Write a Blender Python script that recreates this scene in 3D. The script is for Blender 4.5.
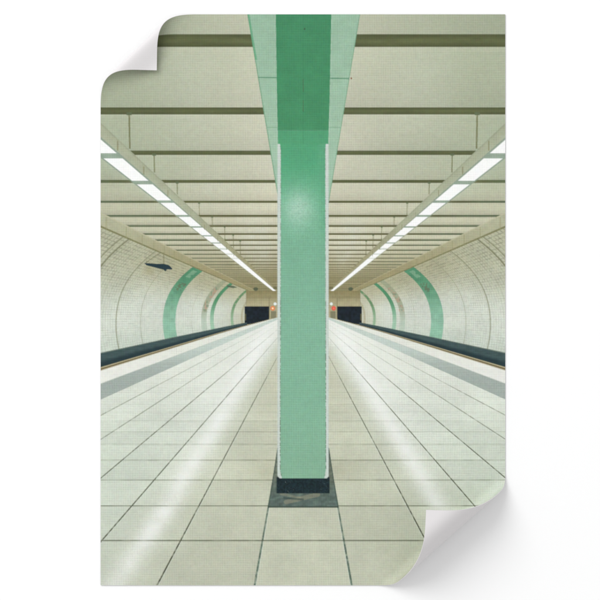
import bpy, math
import numpy as np

# ------------------------------------------------------------------ camera, world, lamps, exposure
C = bpy.context.scene
for o in list(bpy.data.objects):
    bpy.data.objects.remove(o)
MM = 0.001                      # one photograph pixel stands for one millimetre on the wall

def W3(px, py, h=0.0):          # picture millimetres -> world (wall is the plane y = 0, room side is -y)
    return ((px - 300.0) * MM, -h * MM, (600.0 - py) * MM)

CAM_D = 6.0
cam = bpy.data.cameras.new('camera')
cam.sensor_width = 36
cam.lens = 36.0 * CAM_D / 0.6
cam.clip_start = 0.05
cam.clip_end = 100
camo = bpy.data.objects.new('camera', cam)
C.collection.objects.link(camo)
camo.location = (0, -CAM_D, 0.3)
camo.rotation_euler = (math.radians(90), 0, 0)
C.camera = camo
C.render.resolution_x = 1024
C.render.resolution_y = 1024

world = bpy.data.worlds.new('World')
C.world = world
world.use_nodes = True
bg = world.node_tree.nodes['Background']
bg.inputs[0].default_value = (1.0, 0.99, 0.99, 1)
bg.inputs[1].default_value = 0.775
# a studio that is brighter towards its upper left than towards its lower right
wn = world.node_tree
wtc = wn.nodes.new('ShaderNodeTexCoord')
dotn = wn.nodes.new('ShaderNodeVectorMath'); dotn.operation = 'DOT_PRODUCT'
dotn.inputs[1].default_value = (-0.68, -0.2, 0.68)
mad = wn.nodes.new('ShaderNodeMath'); mad.operation = 'MULTIPLY_ADD'
mad.inputs[1].default_value = 0.24; mad.inputs[2].default_value = 0.965
mul = wn.nodes.new('ShaderNodeVectorMath'); mul.operation = 'SCALE'
mul.inputs[0].default_value = (1.0, 1.0, 1.0)
wn.links.new(wtc.outputs['Generated'], dotn.inputs[0])
wn.links.new(dotn.outputs['Value'], mad.inputs[0])
wn.links.new(mad.outputs[0], mul.inputs['Scale'])
wn.links.new(mul.outputs[0], bg.inputs[0])

from mathutils import Vector
def area(name, loc, target, size, power, col=(1, 1, 1)):
    l = bpy.data.lights.new(name, 'AREA')
    l.shape = 'DISK'
    l.size = size
    l.energy = power
    l.color = col
    o = bpy.data.objects.new(name, l)
    C.collection.objects.link(o)
    o.location = loc
    o.rotation_euler = (Vector(target) - Vector(loc)).to_track_quat('-Z', 'Y').to_euler()
    return o
area('softbox_key', (-3.0, -4.6, 3.6), (0, 0, 0.3), 4.6, 250)
area('softbox_fill', (2.6, -4.6, -2.2), (0, 0, 0.3), 3.0, 30)

C.view_settings.view_transform = 'Standard'
C.view_settings.look = 'None'
C.view_settings.exposure = 0.0
C.view_settings.gamma = 1.0
E0 = 1.24                       # light reaching the flat sheet: displayed value = colour * E0

# ------------------------------------------------------------------ materials
def base_mat(name, col, rough):
    m = bpy.data.materials.new(name)
    m.use_nodes = True
    b = m.node_tree.nodes['Principled BSDF']
    b.inputs['Base Color'].default_value = (*col, 1)
    b.inputs['Roughness'].default_value = rough
    b.inputs['Specular IOR Level'].default_value = 0.12
    return m, m.node_tree, b

def add_bump(nt, b, scale, dist, stretch=(1, 1, 1), strength=0.3):
    tc = nt.nodes.new('ShaderNodeTexCoord')
    mp = nt.nodes.new('ShaderNodeMapping')
    mp.inputs['Scale'].default_value = stretch
    nz = nt.nodes.new('ShaderNodeTexNoise')
    nz.inputs['Scale'].default_value = scale
    nz.inputs['Detail'].default_value = 3
    bp = nt.nodes.new('ShaderNodeBump')
    bp.inputs['Strength'].default_value = strength
    bp.inputs['Distance'].default_value = dist
    nt.links.new(tc.outputs['Object'], mp.inputs['Vector'])
    nt.links.new(mp.outputs[0], nz.inputs['Vector'])
    nt.links.new(nz.outputs['Fac'], bp.inputs['Height'])
    nt.links.new(bp.outputs[0], b.inputs['Normal'])

m_wall, nt, b = base_mat('white_wall', (0.828, 0.83, 0.83), 0.9)
add_bump(nt, b, 60, 0.0002, strength=0.1)

m_paper, nt, b = base_mat('white_canvas_back', (0.655, 0.636, 0.64), 0.7)
tc = nt.nodes.new('ShaderNodeTexCoord')
def wave(axis):
    w = nt.nodes.new('ShaderNodeTexWave')
    w.wave_type = 'BANDS'; w.bands_direction = axis
    w.inputs['Scale'].default_value = 1000 / 2.2 / 3.14159
    w.inputs['Distortion'].default_value = 1.2
    w.inputs['Detail'].default_value = 1
    nt.links.new(tc.outputs['Object'], w.inputs['Vector'])
    return w
wx, wz = wave('X'), wave('Z')
mx = nt.nodes.new('ShaderNodeMath'); mx.operation = 'MULTIPLY'
nt.links.new(wx.outputs['Fac'], mx.inputs[0]); nt.links.new(wz.outputs['Fac'], mx.inputs[1])
bp = nt.nodes.new('ShaderNodeBump'); bp.inputs['Strength'].default_value = 0.15; bp.inputs['Distance'].default_value = 0.0004
nt.links.new(mx.outputs[0], bp.inputs['Height']); nt.links.new(bp.outputs[0], b.inputs['Normal'])

m_print, nt, b = base_mat('printed_canvas', (0.7, 0.7, 0.7), 0.75)
at = nt.nodes.new('ShaderNodeAttribute')
at.attribute_name = 'ink'
nt.links.new(at.outputs['Color'], b.inputs['Base Color'])
add_bump(nt, b, 420, 0.0003, strength=0.12)

# ------------------------------------------------------------------ the wall behind
def link(o, parent=None):
    C.collection.objects.link(o)
    if parent is not None:
        o.parent = parent
    return o
wm = bpy.data.meshes.new('wall')
wm.from_pydata([(-4, 0, -2.5), (4, 0, -2.5), (4, 0, 3.5), (-4, 0, 3.5), (-4, .1, -2.5), (4, .1, -2.5), (4, .1, 3.5), (-4, .1, 3.5)], [],
               [(0, 1, 2, 3), (5, 4, 7, 6), (4, 0, 3, 7), (1, 5, 6, 2), (3, 2, 6, 7), (4, 5, 1, 0)])
wm.materials.append(m_wall)
wall = link(bpy.data.objects.new('wall', wm))
wall['kind'] = 'structure'
wall['label'] = 'plain bright white wall behind the poster'

# ------------------------------------------------------------------ the sheet: size and curls
X0, X1, Y0, Y1 = 100.7, 505.2, 14.4, 585.2
GAP = 0.7                       # sheet's back stands this far off the wall
THK = 0.45

def curl(dx, dy, t0b, Wd, tilt, hs, side):
    """dx, dy: distances from the corner along both edges. Gives new dx, dy, height and bend angle."""
    a = (dy - dx) / math.sqrt(2)
    t = (dx + dy) / math.sqrt(2)
    t0 = t0b + tilt * a
    u = np.clip(t0 - t, 0, None)
    # the sheet turns up tightly off the wall, leans over slowly and then rolls back down
    k_ = np.linspace(0, 1, 600)
    an = np.radians(np.interp(k_, np.array([0, 3, 8, 13, 18, 35, 50, 62, 74, 86]) / 86.0, [0, 8, 35, 66, 87, 103, 120, 138, 166, 178]))
    if not side:                # the small corner is one even round roll
        an = np.pi * k_
    am = (an[1:] + an[:-1]) / 2
    ic = np.concatenate([[0], np.cumsum(np.cos(am))]) * Wd / 599
    is_ = np.concatenate([[0], np.cumsum(np.sin(am))]) * Wd / 599
    uc = np.clip(u, 0, Wd)
    ang = np.interp(uc, k_ * Wd, an)
    bb = np.where(u > 0, t0 - np.interp(uc, k_ * Wd, ic) + np.clip(u - Wd, 0, None), t)
    h = np.where(u > 0, np.interp(uc, k_ * Wd, is_), 0) * hs
    drop = 0.15 if side else 0.70
    q_ = np.clip((u / t0 - .42) / .58, 0, 1)
    h = h * (1 - drop * q_ * q_ * (3 - 2 * q_))
    a2 = a - 0.04 * np.clip(u - Wd * .4, 0, None) * side
    return (bb - a2) / math.sqrt(2), (bb + a2) / math.sqrt(2), h, ang

def sheet_xyz(x, y, off):
    """x, y flat picture position; off: offset along the sheet's normal (+ = printed side)."""
    x = np.asarray(x, float); y = np.asarray(y, float)
    px, py, h = x.copy(), y.copy(), np.zeros_like(x)
    nx, ny, nh = np.zeros_like(x), np.zeros_like(x), np.ones_like(x)
    for cx, cy, sx, sy, t0, Wd, tilt, hs, sd in ((X1, Y1, -1, -1, 86.5, 86.5, -0.06, 1.15, 1), (X0, Y0, 1, 1, 70.0, 60.5, -0.02, 0.48, 0)):
        dx, dy = (x - cx) * sx, (y - cy) * sy
        m = (dx + dy) / math.sqrt(2) < t0 + 14
        ndx, ndy, hh, ang = curl(dx[m], dy[m], t0, Wd, tilt, hs, sd)
        px[m] = cx + sx * ndx; py[m] = cy + sy * ndy; h[m] = hh
        s2 = math.sqrt(.5)
        nx[m] = np.sin(ang) * sx * s2; ny[m] = np.sin(ang) * sy * s2; nh[m] = np.cos(ang)
    px = px + nx * off; py = py + ny * off; h = h + nh * off + GAP + THK
    return np.stack([(px - 300) * MM, -h * MM, (600 - py) * MM], -1)

# ------------------------------------------------------------------ the printed picture, as a function of position on the sheet
rng = np.random.RandomState(7)
def make_noise(seed):
    t = np.random.RandomState(seed).rand(256, 256)
    def f(x, y):
        xi = np.floor(x).astype(int); yi = np.floor(y).astype(int)
        fx = x - xi; fy = y - yi
        fx = fx * fx * (3 - 2 * fx); fy = fy * fy * (3 - 2 * fy)
        a = t[xi & 255, yi & 255]; b_ = t[(xi + 1) & 255, yi & 255]
        c = t[xi & 255, (yi + 1) & 255]; d = t[(xi + 1) & 255, (yi + 1) & 255]
        return (a * (1 - fx) + b_ * fx) * (1 - fy) + (c * (1 - fx) + d * fx) * fy - 0.5
    return f
N1, N2, N3, N4, N5, N6 = [make_noise(s) for s in range(6)]
def lerp(a, b_, t):
    return a + (b_ - a) * np.clip(t, 0, 1)
def sstep(a, b_, x):
    t = np.clip((x - a) / (b_ - a), 0, 1)
    return t * t * (3 - 2 * t)

CX = 303.2
VC = 314.5                      # where the ceiling lines meet
VF = 308.0                      # where the floor lines meet
beamZ = [.003738, .005, .00627, .0076, .00897, .01026, .01143, .01258, .0136, .0146, .01575, .0168]
while beamZ[-1] < .048:
    beamZ.append(beamZ[-1] + .00115)
beamZ = np.array(beamZ)
secV = np.array([-.60, -.42, -.345, -.30, -.26, -.21, -.14, -.05, .04, .10, .175, .25])
secF = np.array([.40, .66, .777, .832, .873, .918, .959, .985, 1.0, .996, .983, .96])
_p = np.polyfit(secV[1:], secF[1:], 5)
secV = np.linspace(-.43, .25, 160)
secF = np.polyval(_p, secV)
secR = secV / secF
floorZ = np.array([.0043 + .000757 * i for i in range(-1, 40)])
KL = [.175, .527, .866, 1.19, 1.54, 1.885]
rods = [(174, 114.5), (149, 155), (126, 183), (104, 203), (91, 217), (78.5, 227), (70, 235), (63, 241)]
stY = np.array([318, 339, 365, 390, 420, 453, 495, 520, 560, 586.])
stU = np.array([31, 41, 54, 68, 84, 104, 129, 144, 172, 190.])

# ids of the printed parts
ID = dict(ceiling=1, soffit=2, column=3, trim=4, base=5, slab=6, floor=7, wall_l=8, wall_r=9, cornice_l=10, cornice_r=11,
          housing_l=12, housing_r=13, trench_l=14, trench_r=15, edge_l=16, edge_r=17, tactile_l=18, tactile_r=19,
          endwall=20, mouth_l=21, mouth_r=22, speaker=23, signal_l=24, signal_r=25, upper=26, endwall_r=27, soffit_r=28)
BEAM0, LAMPL, LAMPR, STRL, STRR, ROD0 = 100, 200, 300, 400, 500, 600

def picture(x, y):
    n = x.shape[0]
    c = np.zeros((n, 3)); rid = np.full(n, ID['floor'])
    left = x < CX
    u = np.abs(x - CX)
    side = lambda a, b_: np.where(left, ID[a], ID[b_])
    def paint(m, col, r=None, al=1.0):
        col = np.asarray(col, float)
        al_ = (np.asarray(al)[m][:, None] if np.ndim(al) else al)
        cc = col[m] if col.ndim == 2 else col
        c[m] = c[m] * (1 - al_) + cc * al_
        if r is not None:
            rid[m] = r[m] if np.ndim(r) else r
    def V(*t): return np.array(t, float)
    def mix(a, b_, t): return a + (b_ - a) * np.clip(t, 0, 1)[:, None]

    # ---- ceiling
    dc = np.clip(VC - y, 1.0, None)
    kc = u / dc
    Z = 1 / dc
    q = np.clip(np.searchsorted(beamZ, Z), 0, len(beamZ) - 1)      # next beam (farther)
    zb = beamZ[q]
    prev = np.where(q > 0, beamZ[np.maximum(q - 1, 0)], beamZ[0] - .00126)
    fr = np.clip((Z - prev) / (zb - prev), 0, 1)
    far = sstep(160, 285, y)
    near_c = np.exp(-(u / 112.0) ** 2)
    col = mix(V(170, 178, 153)[None], V(209, 209, 188)[None], near_c * (0.72 + .28 * sstep(30, 150, y)))
    col = mix(col, V(205, 202, 176)[None], sstep(150, 225, y) * .7)
    col = mix(col, V(146, 138, 100)[None], sstep(236, 290, y) * .95)
    col = col * (1 - .12 * fr ** 2 * (0.6 + far) + .05 * far * np.exp(-((fr - .35) / .2) ** 2))[:, None]
    col = col * (1 + .05 * (N1(x / 70, y / 50)) + .015 * N2(x / 25 + 9, y / 18))[:, None]
    col = col + (V(0, 3, 3) * np.exp(-((kc - 1.22) / .2) ** 2)[:, None])
    # paler patches where the panels catch the lamps
    for pu, py_, pw, pv, pa in ((48, 235, 14, 22, .45), (40, 255, 8, 12, .35), (120, 90, 34, 60, .18), (90, 190, 26, 20, .22)):
        col = mix(col, V(212, 216, 204)[None], pa * np.exp(-((u - pu) / pw) ** 2 - ((y - py_) / pv) ** 2) * (1 + .8 * N2(x / 6, y / 5)) * (1 - .5 * fr))
    ceil_m = y < 300
    paint(ceil_m, col, ID['ceiling'])
    dzb = .00017 + .00012 * sstep(190, 250, y)
    bm = ceil_m & (Z > zb - dzb)
    bcol = mix(V(93, 99, 67)[None], V(98, 93, 56)[None], far)
    bcol = bcol * (1 + .08 * N3(x / 14, y / 3) + .08 * N3(x / 50, y / 6))[:, None]
    topl = np.clip((zb - Z) / .00017, 0, 1)
    bcol = bcol * (0.9 + .14 * np.exp(-((topl - .5) / .3) ** 2))[:, None]
    bcol = mix(bcol, V(100, 122, 104)[None], sstep(1.25, 1.7, kc) * .5 * (y > 140))
    brid = np.where(q < 12, BEAM0 + 2 * q + left, ID['ceiling'])
    beam_al = np.where(y > 252, .9 - .4 * sstep(252, 288, y), 1.0)
    c_before = c.copy()
    paint(bm, bcol, brid, beam_al)
    # thin pale lip under the near beams
    lip = ceil_m & (Z - prev < .00007) & (Z > beamZ[0])
    paint(lip, V(208, 207, 186), None, .15)
    # ---- lamp housings and panels
    hm = ceil_m & (kc > 1.055) & (kc < 1.285)
    hcol = mix(V(168, 174, 148)[None], V(152, 146, 110)[None], sstep(200, 285, y))
    hcol = hcol * (1 + .05 * N2(x / 8, y / 8) - .06 * np.exp(-((kc - 1.06) / .008) ** 2))[:, None]
    paint(hm, hcol, side('housing_l', 'housing_r'))
    edge = ceil_m & (((kc > 1.140) & (kc < 1.157)) | ((kc > 1.279) & (kc < 1.294)))
    paint(edge, mix(V(128, 146, 130)[None], V(150, 150, 118)[None], sstep(190, 260, y)), None, .85)
    mI = np.floor((Z - .00639) / .00128).astype(int)
    ph = (Z - .00639) - mI * .00128
    inp = ceil_m & (kc > 1.157) & (kc < 1.279)
    paint(inp, mix(V(128, 148, 130)[None], V(190, 198, 180)[None], sstep(238, 262, y)), side('housing_l', 'housing_r'))
    lit = inp & (mI >= -1) & ((ph < .00109) & (ph > 0.00002))
    lit = lit | (inp & (y > 262))
    mi2 = np.clip(mI, -1, 10)
    paint(lit, V(250, 251, 249), np.where(left, LAMPL, LAMPR) + mi2 + 1)
    glow = np.exp(-((kc - 1.2175) / .085) ** 2) * (y > 135) * ceil_m
    paint(~lit & ceil_m, V(205, 214, 198), None, glow * .34)
    # ---- hanger rods
    for i, (ru, ry) in enumerate(rods):
        ye = VC - ru / 1.05
        w = max(.28, .75 * (1 - (ry - 114) / 150))
        paint((np.abs(u - ru + .02 * (y - ry)) < w) & (y > ry) & (y < ye), V(112, 114, 78), None, .85)
        paint((np.abs(u - ru) < 2.6 * w / .75) & (y > ry - 3 * w) & (y < ry + .8), V(98, 112, 84), None, .8)
        ru2 = (VC - ye + 3) * 1.10
        paint((np.abs(u - ru2) < w * .8) & (y > ye - 11 * w) & (y < ye + 2), V(128, 126, 92), None, .7)
    # ---- cornice
    kq = 1.98
    cm = ceil_m & (kc > kq) & (kc < 2.33)
    ccol = mix(V(178, 180, 152)[None], V(156, 148, 110)[None], sstep(215, 285, y))
    ccol = ccol * (1 + .04 * N2(x / 6, y / 6))[:, None]
    paint(cm, ccol, side('cornice_l', 'cornice_r'))
    paint(ceil_m & (kc > kq) & (kc < kq + .03), V(196, 192, 162), None, .5)
    paint(ceil_m & (kc > 2.275) & (kc < 2.33), V(122, 122, 86), None, .85)
    for i in range(14):      # brackets under each beam end
        if i < len(beamZ):
            yy = VC - 1 / beamZ[i]
            uu = 2.0 / beamZ[i]
            paint(cm & (np.abs(u - uu - 2) < .5) & (y > yy), V(150, 148, 112), None, .5)

    # ---- tunnel wall
    r = (y - VC) / np.maximum(u, 1)
    v = np.interp(r, secR, secV)
    S = u / np.interp(v, secV, secF)
    ybot = np.interp(u, [0, 24, 40, 60, 78, 132, 202, 260], [316, 318, 320.3, 323, 326.6, 337.6, 352.6, 365.])
    wmask = (kc >= 2.33) & (y < ybot) & (u > 57) | ((y >= 300) & (y < ybot) & (u > 57))
    wcol = mix(V(178, 177, 146)[None], V(212, 219, 206)[None], sstep(-.34, -.04, v))
    wcol = mix(wcol, V(196, 208, 194)[None], sstep(.05, .18, v) * .6)
    wcol = mix(wcol, V(190, 190, 166)[None], (1 - sstep(58, 90, S)) * .7)
    wcol = mix(wcol, V(186, 190, 166)[None], sstep(150, 215, S) * sstep(.05, -.2, v) * .6)
    wcol = wcol * (1 + .05 * N1(x / 20, y / 14))[:, None]
    fadeg = .35 + .65 * sstep(75, 140, S)
    gz = np.abs((np.where(S > 118, (1 / S) / 6.9e-5, (1 / S) / 1.6e-4)) % 1 - .5)
    gv = np.abs((v / np.where(S > 118, .0131, .0245)) % 1 - .5)
    dark = np.maximum(sstep(.30, .48, gz), sstep(.30, .48, gv))
    wcol = wcol * (1 - .095 * dark * fadeg * (1 + 1.5 * N3(x / 2.2, y / 2.2)) * (.8 + .7 * sstep(0, -.3, v)))[:, None]
    paint(wmask, wcol, side('wall_l', 'wall_r'))
    for S0, w, a in ((187.5, .55, .55), (163, .5, .25), (222, .9, .75), (229, .7, .6), (112, .4, .12), (205, .4, .15)):
        paint(wmask & (np.abs(S - S0) < w), V(118, 120, 92), None, a)
    # green bands
    gcol = mix(V(88, 144, 110)[None], V(146, 192, 166)[None], sstep(-.30, .06, v))
    gcol = gcol * (1 + .10 * N2(x / 4, y / 4) - .06 * dark)[:, None]
    sid = np.where(left, STRL, STRR)
    paint(wmask & (S > 128) & (S < 140.6), gcol, sid + 0)
    paint(wmask & (S > 89.6) & (S < 93.4), mix(V(84, 142, 104)[None], V(160, 196, 170)[None], sstep(-.2, .1, v)), sid + 1)
    paint(wmask & (S > 97) & (S < 102.2), mix(V(150, 158, 130)[None], V(178, 196, 178)[None], sstep(-.1, .1, v)), sid + 2, .75)
    paint(wmask & (S > 70) & (S < 72.8), mix(V(96, 136, 96)[None], V(148, 180, 146)[None], sstep(-.2, .1, v)), sid + 3, .9)
    paint(wmask & (S > 60.5) & (S < 62.5), V(160, 152, 118), None, .5)
    # graffiti patches on the bands
    g1 = wmask & (S > 130) & (S < 138.5)
    paint(g1 & (S > 132) & (S < 137) & (v > -.325) & (v < -.275) & (N4(x / 3, y / 3) > -.2), V(158, 186, 158), None, .45)
    paint(g1 & (v > -.235) & (v < -.17) & (N4(x / 1.3 + 5, y / 1.3) > .08), V(104, 96, 76), None, .5)
    g2 = wmask & (S > 96.5) & (S < 101.5) & (v > -.27) & (v < -.03)
    paint(g2 & (N4(x / 1.5, y / 2.2) > .08), V(196, 140, 120), None, .38)
    paint(g2 & (N4(x / 1.5 + 20, y / 2.0) > .15), V(110, 132, 110), None, .5)
    g3 = wmask & (S > 69.5) & (S < 73.5) & (v > -.3) & (v < -.12)
    paint(g3 & (N4(x / 1.5 + 40, y / 2.0) > .15), V(170, 168, 140), None, .6)

    # ---- end wall with the tunnel mouths
    em = (u <= 64) & (y > 291 - .0 * u) & (y < ybot + 3) & ((u < 57) | ((kc > 2.33) & (y < 300) & (u < 57)))
    ecol = mix(V(138, 130, 92)[None], V(172, 166, 132)[None], sstep(290, 306, y))
    ecol = ecol * (1 + .06 * N2(x / 3, y / 3))[:, None]
    paint(em, ecol, side('endwall', 'endwall_r'))
    paint(em & (np.abs(y - 297.5) < .4) & (u > 26), V(120, 114, 82), None, .4)
    paint((np.hypot((u - 47.5), (y - 289) * 1.3) < 2.4), V(72, 84, 66), None, .75)
    paint((np.abs(u - 28) < 2) & (np.abs(y - 288) < 1.3), V(100, 98, 68), None, .7)
    paint((u > 33.4) & (u < 34.2) & (y > 298) & (y < 318), V(130, 124, 94), None, .8)
    mm = (u > 34) & (u < 58.6) & (y > 306.4) & (y < ybot + 2)
    mcol = V(27, 36, 43)[None] * (1 + .35 * N3(x / 2, y / 2))[:, None]
    paint(mm, mcol, side('mouth_l', 'mouth_r'))
    paint(mm & (u > 57) & (np.abs(y - 317) < 3.4), V(150, 136, 80), None, .5)
    paint((u > 27) & (u < 32.5) & (y > 311) & (y < 318.5), V(112, 112, 88), None, .7)
    # signal lamps
    d1 = np.hypot(u - 30.5, y - 308.3)
    paint(d1 < 2.3, np.where(left[:, None], V(226, 130, 80)[None], V(222, 98, 82)[None]), side('signal_l', 'signal_r'))
    paint((d1 < 1.0), np.where(left[:, None], V(255, 226, 180)[None], V(246, 120, 100)[None]), None)
    paint(np.hypot(u - 28.1, y - 303.9) < 1.5, V(226, 236, 232), side('signal_l', 'signal_r'))

    # ---- loudspeaker wedge hung from the cornice, left side
    def poly(pts):
        ins = np.zeros(n, bool)
        j = len(pts) - 1
        for i in range(len(pts)):
            xi, yi = pts[i]; xj, yj = pts[j]
            cnd = ((yi > y) != (yj > y)) & (x < (xj - xi) * (y - yi) / (yj - yi + 1e-9) + xi)
            ins ^= cnd
            j = i
        return ins
    def seg(x0, y0, x1, y1, w):
        dx, dy = x1 - x0, y1 - y0
        t = np.clip(((x - x0) * dx + (y - y0) * dy) / (dx * dx + dy * dy), 0, 1)
        return np.hypot(x - x0 - t * dx, y - y0 - t * dy) < w
    paint(wmask & left, V(150, 142, 100), None, .35 * np.exp(-((x - 149) / 5) ** 2 - ((y - 270) / 5) ** 2))
    paint(seg(146, 262.5, 161, 252.3, .45), V(128, 128, 98), None, .8)
    paint(seg(163.8, 253, 163.8, 264, .45), V(128, 128, 98), None, .8)
    pm = poly([(144.3, 262.9), (150, 263.3), (158, 264), (164, 263.9), (169, 265.2), (172.5, 268.8), (171.5, 269.6), (167, 269.4), (165.5, 271.4), (163.5, 269.6), (157, 268), (146.5, 265.3)])
    paint(pm, V(38, 58, 66), ID['speaker'])
    paint(poly([(226.5, 285.3), (233, 285.7), (237.5, 287.4), (233, 288.2), (227.5, 287)]), V(84, 98, 78), None, .85)

    # ---- track trench, platform edge, tactile strip, floor
    ytr = np.interp(u, [0, 25, 60, 82, 202, 260], [315, 317, 326.0, 332.0, 367.0, 384.])
    yed = np.interp(u, [0, 25, 60, 82, 202, 260], [315.6, 317.3, 326.8, 333.2, 370.6, 388.6])
    tm = (y >= ybot) & (y < ytr) & (u > 56)
    tt = (y - ybot) / np.maximum(ytr - ybot, .5)
    tcol = mix(V(66, 86, 86)[None], V(40, 58, 62)[None], sstep(.45, .8, tt))
    tcol = tcol * (1 + .12 * N3(x / 4, y / 1.5))[:, None]
    paint(tm, tcol, side('trench_l', 'trench_r'))
    paint(tm & (tt < .07) & (u > 90), V(140, 148, 130), None, .5)
    ym = (y >= ytr) & (y < yed)
    yy_ = (y - ytr) / np.maximum(yed - ytr, .3)
    ycol = np.where((yy_ < .38)[:, None], V(176, 168, 136)[None], np.where((yy_ < .7)[:, None], V(96, 84, 52)[None], V(168, 160, 132)[None]))
    paint(ym & (u > 34), ycol, side('edge_l', 'edge_r'))
    fl = (y >= yed)
    df = np.clip(y - VF, 1, None)
    kf = u / df
    Zf = 1 / df
    fcol = mix(V(199, 203, 182)[None], V(205, 214, 199)[None], sstep(.3, 1.1, kf))
    fcol = mix(fcol, V(224, 229, 218)[None], sstep(470, 350, y) * sstep(.55, 1.1, kf))
    fcol = mix(fcol, V(196, 196, 172)[None], sstep(440, 340, y) * sstep(.75, .35, kf) * .75)
    fcol = fcol * (1 - .035 * sstep(470, 585, y))[:, None]
    fcol = mix(fcol, V(226, 228, 218)[None], sstep(350, 320, y) * .85)
    fcol = fcol * (1 + .035 * N1(x / 35, y / 30) + .03 * N2(x / 12, y / 9))[:, None]
    # slight difference from tile to tile
    ti = np.searchsorted(floorZ, Zf); tj = np.searchsorted(np.array(KL), kf)
    rt = np.random.RandomState(3).rand(64, 16, 2)
    fcol = fcol * (1 + .05 * (rt[np.clip(ti, 0, 63), np.clip(tj, 0, 15), left.astype(int)] - .5) * sstep(360, 430, y))[:, None]
    paint(fl, fcol, ID['floor'])
    # mirrored light of the lamp rows on the glazed tiles
    us = np.interp(y, stY, stU)
    ws = np.interp(y, [318, 350, 400, 470, 585], [9, 11, 11, 11, 15])
    amp = np.interp(y, [318, 345, 400, 440, 470, 530, 585], [.25, .70, .60, .62, .60, .56, .40]) * (1 + .35 * N2(x / 12, y / 8)) * (.9 + .25 * rt[np.clip(ti, 0, 63), np.clip(tj, 0, 15), 1 - left.astype(int)])
    paint(fl, V(247, 249, 246), None, np.clip(amp * np.exp(-((u - us) / ws) ** 2), 0, 1))
    paint(fl, V(240, 243, 238), None, .28 * np.exp(-((u - us - 12) / 30) ** 2) * sstep(560, 400, y))
    # dull reflection of column foot
    paint(fl, V(168, 168, 142), None, .4 * np.exp(-((y - 470) / 13) ** 2) * np.exp(-((u - 32) / 22) ** 2))
    # joints
    tile = fl & (kf < 2.21)
    for i, k in enumerate(KL):
        wl = np.interp(y, [320, 360, 430, 585], [.22, .32, .46, .78]) * (1.35 if i == 0 else 1.0)
        dl = np.abs(u - k * df) / math.sqrt(1 + k * k)
        a = np.interp(y, [318, 345, 400, 585], [.04, .25, .68, .9]) * (1.0 if i < 4 else .65)
        jc = V(100, 120, 106) if i == 0 else V(76, 80, 60)
        if i < 2: jc = np.where((N4(x / 3, y / 3) > 0)[:, None], jc[None], jc[None] * .88)
        paint(tile & (dl < wl), jc, None, a * (1 + 1.1 * N3(x / 2.5, y / 2.5)).clip(0, 1.1))
        paint(tile & (dl >= wl) & (dl < wl + .5) & (u < k * df), V(226, 236, 226), None, np.where(y > 430, .55, .2))
    for z in floorZ:
        yj = VF + 1 / z
        if yj < 345: continue
        w = np.interp(yj, [345, 400, 480, 590], [.28, .36, .48, .62])
        a = np.interp(yj, [345, 400, 440, 500, 560], [.03, .08, .28, .60, .85])
        soft = 1 - .5 * sstep(.6, 1.6, kf) * sstep(500, 440, yj) - .3 * np.exp(-((u - us) / ws) ** 2)
        paint(tile & (np.abs(y - yj) < w), V(84, 90, 70), None, a * soft * (1 + 1.0 * N3(x / 9, y / 2)).clip(.2, 1.1))
    # platform edge and tactile strip
    tk = fl & (kf >= 2.21) & (kf < 2.67)
    strp = np.abs(((1 / np.maximum(kf, .1)) / .0068) % 1 - .5)
    strx = np.abs((Zf / .00017) % 1 - .5)
    tcol = mix(V(194, 208, 199)[None], V(178, 191, 183)[None], sstep(335, 380, y))
    tcol = tcol * (1 - .22 * sstep(.22, .42, np.minimum(strp, 1)) * sstep(345, 372, y) - .14 * sstep(.25, .45, strx) * sstep(350, 380, y))[:, None]
    paint(tk, tcol, side('tactile_l', 'tactile_r'), .92)
    ek = fl & (kf >= 2.67) & (y >= yed)
    paint(ek, mix(V(226, 229, 218)[None], V(232, 234, 226)[None], sstep(340, 380, y)) * (1 + .03 * N2(x / 5, y / 3))[:, None], side('edge_l', 'edge_r'))
    paint(fl & (np.abs(kf - 2.67) < .02), V(160, 172, 160), None, .4)

    # ---- green soffit of the column head
    xl = 247.3 + (y - 14) * .1665
    xr = 360.2 - (y - 14) * .1665
    sm = (x > xl) & (x < xr) & (y < 215)
    scol = mix(V(153, 186, 161)[None], V(162, 193, 168)[None], sstep(14, 200, y)) * (1 + .04 * N2(x / 8, y / 8))[:, None]
    paint(sm, scol, side('soffit', 'soffit_r'))
    paint(sm & (((x - xl) < .9) | ((xr - x) < .7)), V(104, 150, 118), None, .7)
    paint(sm & left & ((x - xl) < 2.2) & (y < 60), V(78, 156, 112), None, .5)
    paint(sm & (np.abs(y - 78 - .012 * (x - 303)) < .55), V(88, 136, 108), None, .85)
    paint(sm & (np.abs(y - 127.3) < .4), V(130, 166, 138), None, .8)
    paint(np.hypot(x - 351.3, y - 78.4) < .9, V(120, 72, 52), None, .8)
    # ---- floor slab and base
    hw = np.interp(y, [448, 462, 506.7], [26.0, 28.0, 35.2])
    sl = (u < hw) & (y > 448) & (y < 506.8)
    slc = mix(V(106, 115, 100)[None], V(92, 108, 101)[None], sstep(470, 500, y)) * (1 + .22 * N3(x / 5 + y / 9, y / 2.2) + .12 * N4(x / 2, y / 2))[:, None]
    paint(sl, slc, ID['slab'])
    paint(sl & (seg(286, 502, 318, 494.5, 2.2)), V(148, 146, 122), None, .55)
    paint(sl & (seg(281, 493.8, 300, 498, 1.3)), V(142, 142, 120), None, .5)
    paint(sl & (seg(284, 497.8, 303, 499.5, 1.0)), V(48, 66, 64), None, .5)
    paint(sl & (u > hw - .9), V(66, 84, 76), None, .8)
    paint((u < 35.4) & (np.abs(y - 506.9) < .75), V(58, 72, 64), ID['slab'], .85)
    bs = (x > 276.4) & (x < 329.6) & (y > 477) & (y < 493.4)
    paint(bs, V(28, 44, 48)[None] * (1 + .5 * N4(x / 1.2, y / 1.2))[:, None], ID['base'])
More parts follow.
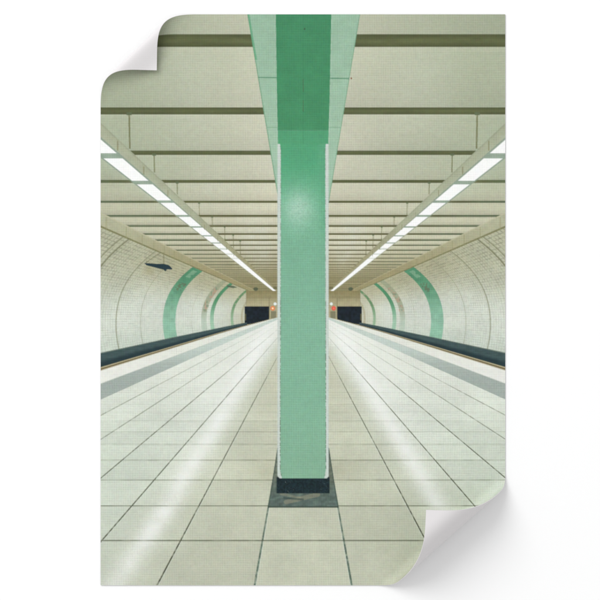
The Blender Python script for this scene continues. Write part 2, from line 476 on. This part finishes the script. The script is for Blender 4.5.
    paint(bs & (np.abs(x - 290.3) < 5) & (N4(x / .9 + 3, y / .9) > .42), V(170, 186, 178), None, .5)
    paint(bs & (x > 315) & (N4(x / .9 + 13, y / .9) > .43), V(140, 162, 150), None, .4)
    # ---- column: white corner trims, then green faces
    gl = np.interp(y, [14, 100, 144, 145], [275.7, 277.0, 278.0, 278.0])
    gr = np.interp(y, [14, 100, 144, 145], [331.3, 329.6, 328.2, 328.2])
    up = (x > gl) & (x < gr) & (y < 145)
    ucol = mix(V(70, 138, 98)[None], V(72, 142, 100)[None], sstep(14, 130, y)) * (1 + .05 * N2(x / 10, y / 10))[:, None]
    ucol = np.where((y > 130.2)[:, None], V(84, 158, 116)[None] * np.ones((n, 1)), ucol)
    paint(up, ucol, ID['upper'])
    paint(up & (np.abs(x - 303.2) < .45) & (((y > 79) & (y < 92)) | ((y > 100) & (y < 112))), V(84, 96, 74), None, .6)
    paint(up & (np.abs(x - 303.2) < .3), V(60, 124, 88), None, .5)
    paint(up & (np.hypot(x - 304.6, (y - 29) * .7) < .8), V(60, 88, 66), None, .8)
    paint(up & (np.abs(y - 130.4) < .5), V(92, 148, 116), None, .6)
    paint((y < 145) & (((x > gr) & (x < gr + .9)) | ((x < gl) & (x > gl - .7))) & (N4(x / 1.5, y / 3) > -.1), V(190, 210, 192), None, .35)
    rc = np.clip(y - 473, 0, 5) ** 2 / 25 * 2.4
    lo = (x > 277.4) & (x < 328.6) & (y >= 144) & (y < 478.4)
    lo &= ~((y > 476) & ((u > 25.6 - (y - 476) * .9)))
    paint(lo, V(200, 211, 203)[None] * (1 + .03 * N3(x / 2, y / 6))[:, None], ID['trim'])
    tl = np.interp(y, [144, 150, 470, 478], [280.0, 280.9, 280.2, 281.8])
    tr = np.interp(y, [144, 150, 470, 478], [325.8, 325.2, 325.8, 324.4])
    gm = (x > tl) & (x < tr) & (y >= 144) & (y < 478.4)
    ks = [(144, (84, 160, 118)), (165, (88, 166, 124)), (190, (104, 174, 136)), (210, (120, 182, 148)), (250, (124, 177, 148)), (320, (131, 181, 154)), (400, (132, 181, 153)), (478, (134, 178, 150))]
    yk = [k[0] for k in ks]
    gcol = np.stack([np.interp(y, yk, [k[1][j] for k in ks]) for j in range(3)], -1)
    gcol = mix(gcol, V(100, 166, 130)[None], sstep(12, 21, x - 303) * sstep(260, 200, y) * .6)
    spk = np.exp(-((x - 298) / 15) ** 2 - ((y - 208) / 19) ** 2) * (1 + .45 * N4(x / .9, y / .9))
    gcol = mix(gcol, V(186, 214, 198)[None], np.clip(spk * .66, 0, 1))
    spk2 = np.exp(-((x - 303) / 26) ** 2 - ((y - 212) / 36) ** 2)
    gcol = gcol * (1 + .10 * spk2 * N5(x / .8, y / .8))[:, None]
    gcol = gcol * (1 + .025 * N2(x / 14, y / 20))[:, None]
    paint(gm, gcol, ID['column'])
    edge_d = (np.abs(x - tl) < .42) | (np.abs(x - tr) < .42)
    ea = np.where(y > 300, .5, .3) * (N4(x / 4, y / 1.1) > -.08 + .1 * (y < 300))
    paint(edge_d & (y > 146) & (y < 476), V(70, 92, 72), None, ea)

    # ---- woven canvas: ink takes unevenly on the threads
    wx_ = np.sin(2 * np.pi * x / 2.3 + 1.2 * N5(x / 40, y / 12)) * (.8 + .9 * N4(x / 5, y / 9))
    wy_ = np.sin(2 * np.pi * y / 2.3 + 1.2 * N6(x / 12, y / 40)) * (.8 + .9 * N3(x / 9 + 30, y / 5))
    wv = .62 * wx_ + .72 * wy_ - .35 * wx_ * wy_ + .7 * N5(x / 5, y / .9) + .6 * N6(x / .9, y / 4) + 1.0 * N2(x / .8, y / .8)
    lum = c.mean(1)
    c *= (1 + (.040 - .018 * (lum > 225)) * wv)[:, None]
    c += (np.stack([N1(x / 2, y / 2), N2(x / 2, y / 2), N3(x / 2, y / 2)], -1)) * 4
    return np.clip(c, 0, 255), rid

# ------------------------------------------------------------------ mesh grid of the printed side
ST = 0.5
gx = np.linspace(X0, X1, int(round((X1 - X0) / ST)) + 1)
gy = np.linspace(Y0, Y1, int(round((Y1 - Y0) / ST)) + 1)
nx_, ny_ = len(gx), len(gy)
PX, PY = np.meshgrid(gx, gy)                # rows are y
flatx, flaty = PX.ravel(), PY.ravel()

def to_lin(c):
    c = c / 255.0
    return np.where(c <= 0.04045, c / 12.92, ((c + 0.055) / 1.055) ** 2.4)

ink = np.zeros((flatx.size, 3))
offs = [(-.3, -.3), (0, -.3), (.3, -.3), (-.3, 0), (0, 0), (.3, 0), (-.3, .3), (0, .3), (.3, .3)]
CH = 120000
for s in range(0, flatx.size, CH):
    e = min(flatx.size, s + CH)
    acc = 0
    for ox, oy in offs:
        cc, _ = picture(flatx[s:e] + ox, flaty[s:e] + oy)
        acc = acc + to_lin(cc)
    ink[s:e] = acc / len(offs)
ink = np.clip(ink / E0, 0.0, 0.86)
qx = ((PX[:-1, :-1] + PX[1:, 1:]) / 2).ravel(); qy = ((PY[:-1, :-1] + PY[1:, 1:]) / 2).ravel()
rid = np.zeros(qx.size, int)
for s in range(0, qx.size, CH):
    rid[s:s + CH] = picture(qx[s:s + CH], qy[s:s + CH])[1]
xyz = sheet_xyz(flatx, flaty, 0.05)
jj, ii = np.meshgrid(np.arange(nx_ - 1), np.arange(ny_ - 1))
v00 = (ii * nx_ + jj).ravel()
quads = np.stack([v00, v00 + nx_, v00 + nx_ + 1, v00 + 1], -1)   # seen from the room side

def part_mesh(name, mask, origin):
    q = quads[mask]
    used, inv = np.unique(q, return_inverse=True)
    me = bpy.data.meshes.new(name)
    me.vertices.add(len(used))
    me.vertices.foreach_set('co', (xyz[used] - origin).astype(np.float32).ravel())
    me.loops.add(q.size)
    me.loops.foreach_set('vertex_index', inv.astype(np.int32).ravel())
    me.polygons.add(len(q))
    me.polygons.foreach_set('loop_start', np.arange(0, q.size, 4, dtype=np.int32))
    me.polygons.foreach_set('loop_total', np.full(len(q), 4, dtype=np.int32))
    me.update(calc_edges=True)
    me.polygons.foreach_set('use_smooth', np.ones(len(q), dtype=bool))
    at = me.color_attributes.new('ink', 'FLOAT_COLOR', 'POINT')
    rgba = np.ones((len(used), 4), np.float32); rgba[:, :3] = ink[used]
    at.data.foreach_set('color', rgba.ravel())
    me.materials.append(m_print)
    me.validate(clean_customdata=False)
    return me

# ------------------------------------------------------------------ the poster
base = np.array(W3((X0 + X1) / 2, Y1, 0))
poster = bpy.data.objects.new('poster', None)
poster.location = base
poster.empty_display_size = 0.05
link(poster)
poster['label'] = 'tall canvas poster of an underground station platform, two opposite corners curled over'
poster['category'] = 'poster'

def part(name, mask, parent=poster, label=None):
    if mask.sum() < 6:
        return None
    o = link(bpy.data.objects.new(name, part_mesh(name, mask, base)), parent)
    if label:
        o['label'] = label
    return o
g = lambda k: rid == ID[k]

ceiling = part('printed_ceiling', g('ceiling'), label='pale beige printed ceiling between dark cross beams')
for i in range(24):
    part('beam', rid == BEAM0 + i, ceiling)
part('printed_beam_casing', g('soffit')); part('printed_beam_casing', g('soffit_r'))
column = part('printed_column', g('column'), label='pale green printed column down the middle of the poster')
part('column_head', g('upper'), column, 'darker green upper part of the printed column')
part('trim', g('trim'), column, 'white edging of the printed column')
part('base', g('base'), column, 'black foot of the printed column')
part('floor_plate', g('slab'), column, 'worn grey plate under the printed column')
floor = part('printed_floor', g('floor'), label='pale tiled platform floor printed on the poster')
for L, R_, nm in (('tactile_l', 'tactile_r', 'tactile_strip'), ('edge_l', 'edge_r', 'platform_edge')):
    part(nm, g(L), floor); part(nm, g(R_), floor)
for s, S0, LM, w in (('l', STRL, LAMPL, 'left'), ('r', STRR, LAMPR, 'right')):
    tw = part('printed_tunnel_wall', g('wall_' + s), label='white tiled vault with green bands at the %s of the print' % w)
    for i in range(4):
        part('band', rid == S0 + i, tw)
    if s == 'l':
        part('loudspeaker', g('speaker'), tw, 'dark wedge hanging on the printed vault')
    part('cornice', g('cornice_' + s), ceiling)
    lr = part('printed_light_row', g('housing_' + s), label='row of bright lamp panels at the %s of the printed ceiling' % w)
    for i in range(12):
        part('lamp_panel', rid == LM + i, lr)
    part('printed_track_bed', g('trench_' + s), label='dark track bed along the %s vault' % w)
for sfx, sg, sl_ in (('', 'signal_l', 'orange signal lamp'), ('_r', 'signal_r', 'red signal lamp')):
    ew = part('printed_end_wall', g('endwall' + sfx))
    part('tunnel_mouth', g('mouth_r' if sfx else 'mouth_l'), ew)
    part('signal_lamp', g(sg), ew, sl_)

# ------------------------------------------------------------------ white canvas behind the print, with its thickness
BS = 1.0
bx = np.linspace(X0, X1, int(round((X1 - X0) / BS)) + 1)
by = np.linspace(Y0, Y1, int(round((Y1 - Y0) / BS)) + 1)
BX, BY = np.meshgrid(bx, by)
nbx, nby = len(bx), len(by)
fr_ = sheet_xyz(BX.ravel(), BY.ravel(), 0.0)
bk_ = sheet_xyz(BX.ravel(), BY.ravel(), -THK)
cxm = (BX[:-1, :-1] + BX[1:, 1:]) / 2; cym = (BY[:-1, :-1] + BY[1:, 1:]) / 2
tBR = ((X1 - cxm) + (Y1 - cym)) / math.sqrt(2)
tTL = ((cxm - X0) + (cym - Y0)) / math.sqrt(2)
reg = np.where(tBR < 91, 1, np.where(tTL < 71, 2, 0))
def shell(name, code, parent, label):
    sel = reg == code
    verts, faces, idx = [], [], {}
    nV = nbx * nby
    allv = np.concatenate([fr_, bk_])
    def vi(k):
        if k not in idx:
            idx[k] = len(verts); verts.append(tuple(allv[k] - base))
        return idx[k]
    H, Wn = sel.shape
    for i in range(H):
        for j in range(Wn):
            if not sel[i, j]: continue
            a = i * nbx + j; b_ = a + nbx; c_ = b_ + 1; d = a + 1
            faces.append([vi(k) for k in (a, b_, c_, d)])
            faces.append([vi(k + nV) for k in (a, d, c_, b_)])
            if j == 0: faces.append([vi(k) for k in (a, a + nV, b_ + nV, b_)])
            if j == Wn - 1: faces.append([vi(k) for k in (c_, c_ + nV, d + nV, d)])
            if i == 0: faces.append([vi(k) for k in (d, d + nV, a + nV, a)])
            if i == H - 1: faces.append([vi(k) for k in (b_, b_ + nV, c_ + nV, c_)])
    me = bpy.data.meshes.new(name)
    me.from_pydata(verts, [], faces)
    me.update()
    me.materials.append(m_paper)
    o = link(bpy.data.objects.new(name, me), parent)
    # smooth over the bend but keep the cut edge crisp
    for p in me.polygons: p.use_smooth = True
    ed = me.edges
    me.set_sharp_from_angle(angle=math.radians(40))
    if label: o['label'] = label
shell('canvas_sheet', 0, poster, None)
shell('curled_corner', 1, poster, 'large rolled-over bottom right corner showing the white back')
shell('curled_corner', 2, poster, 'small rolled-over top left corner showing the white back')
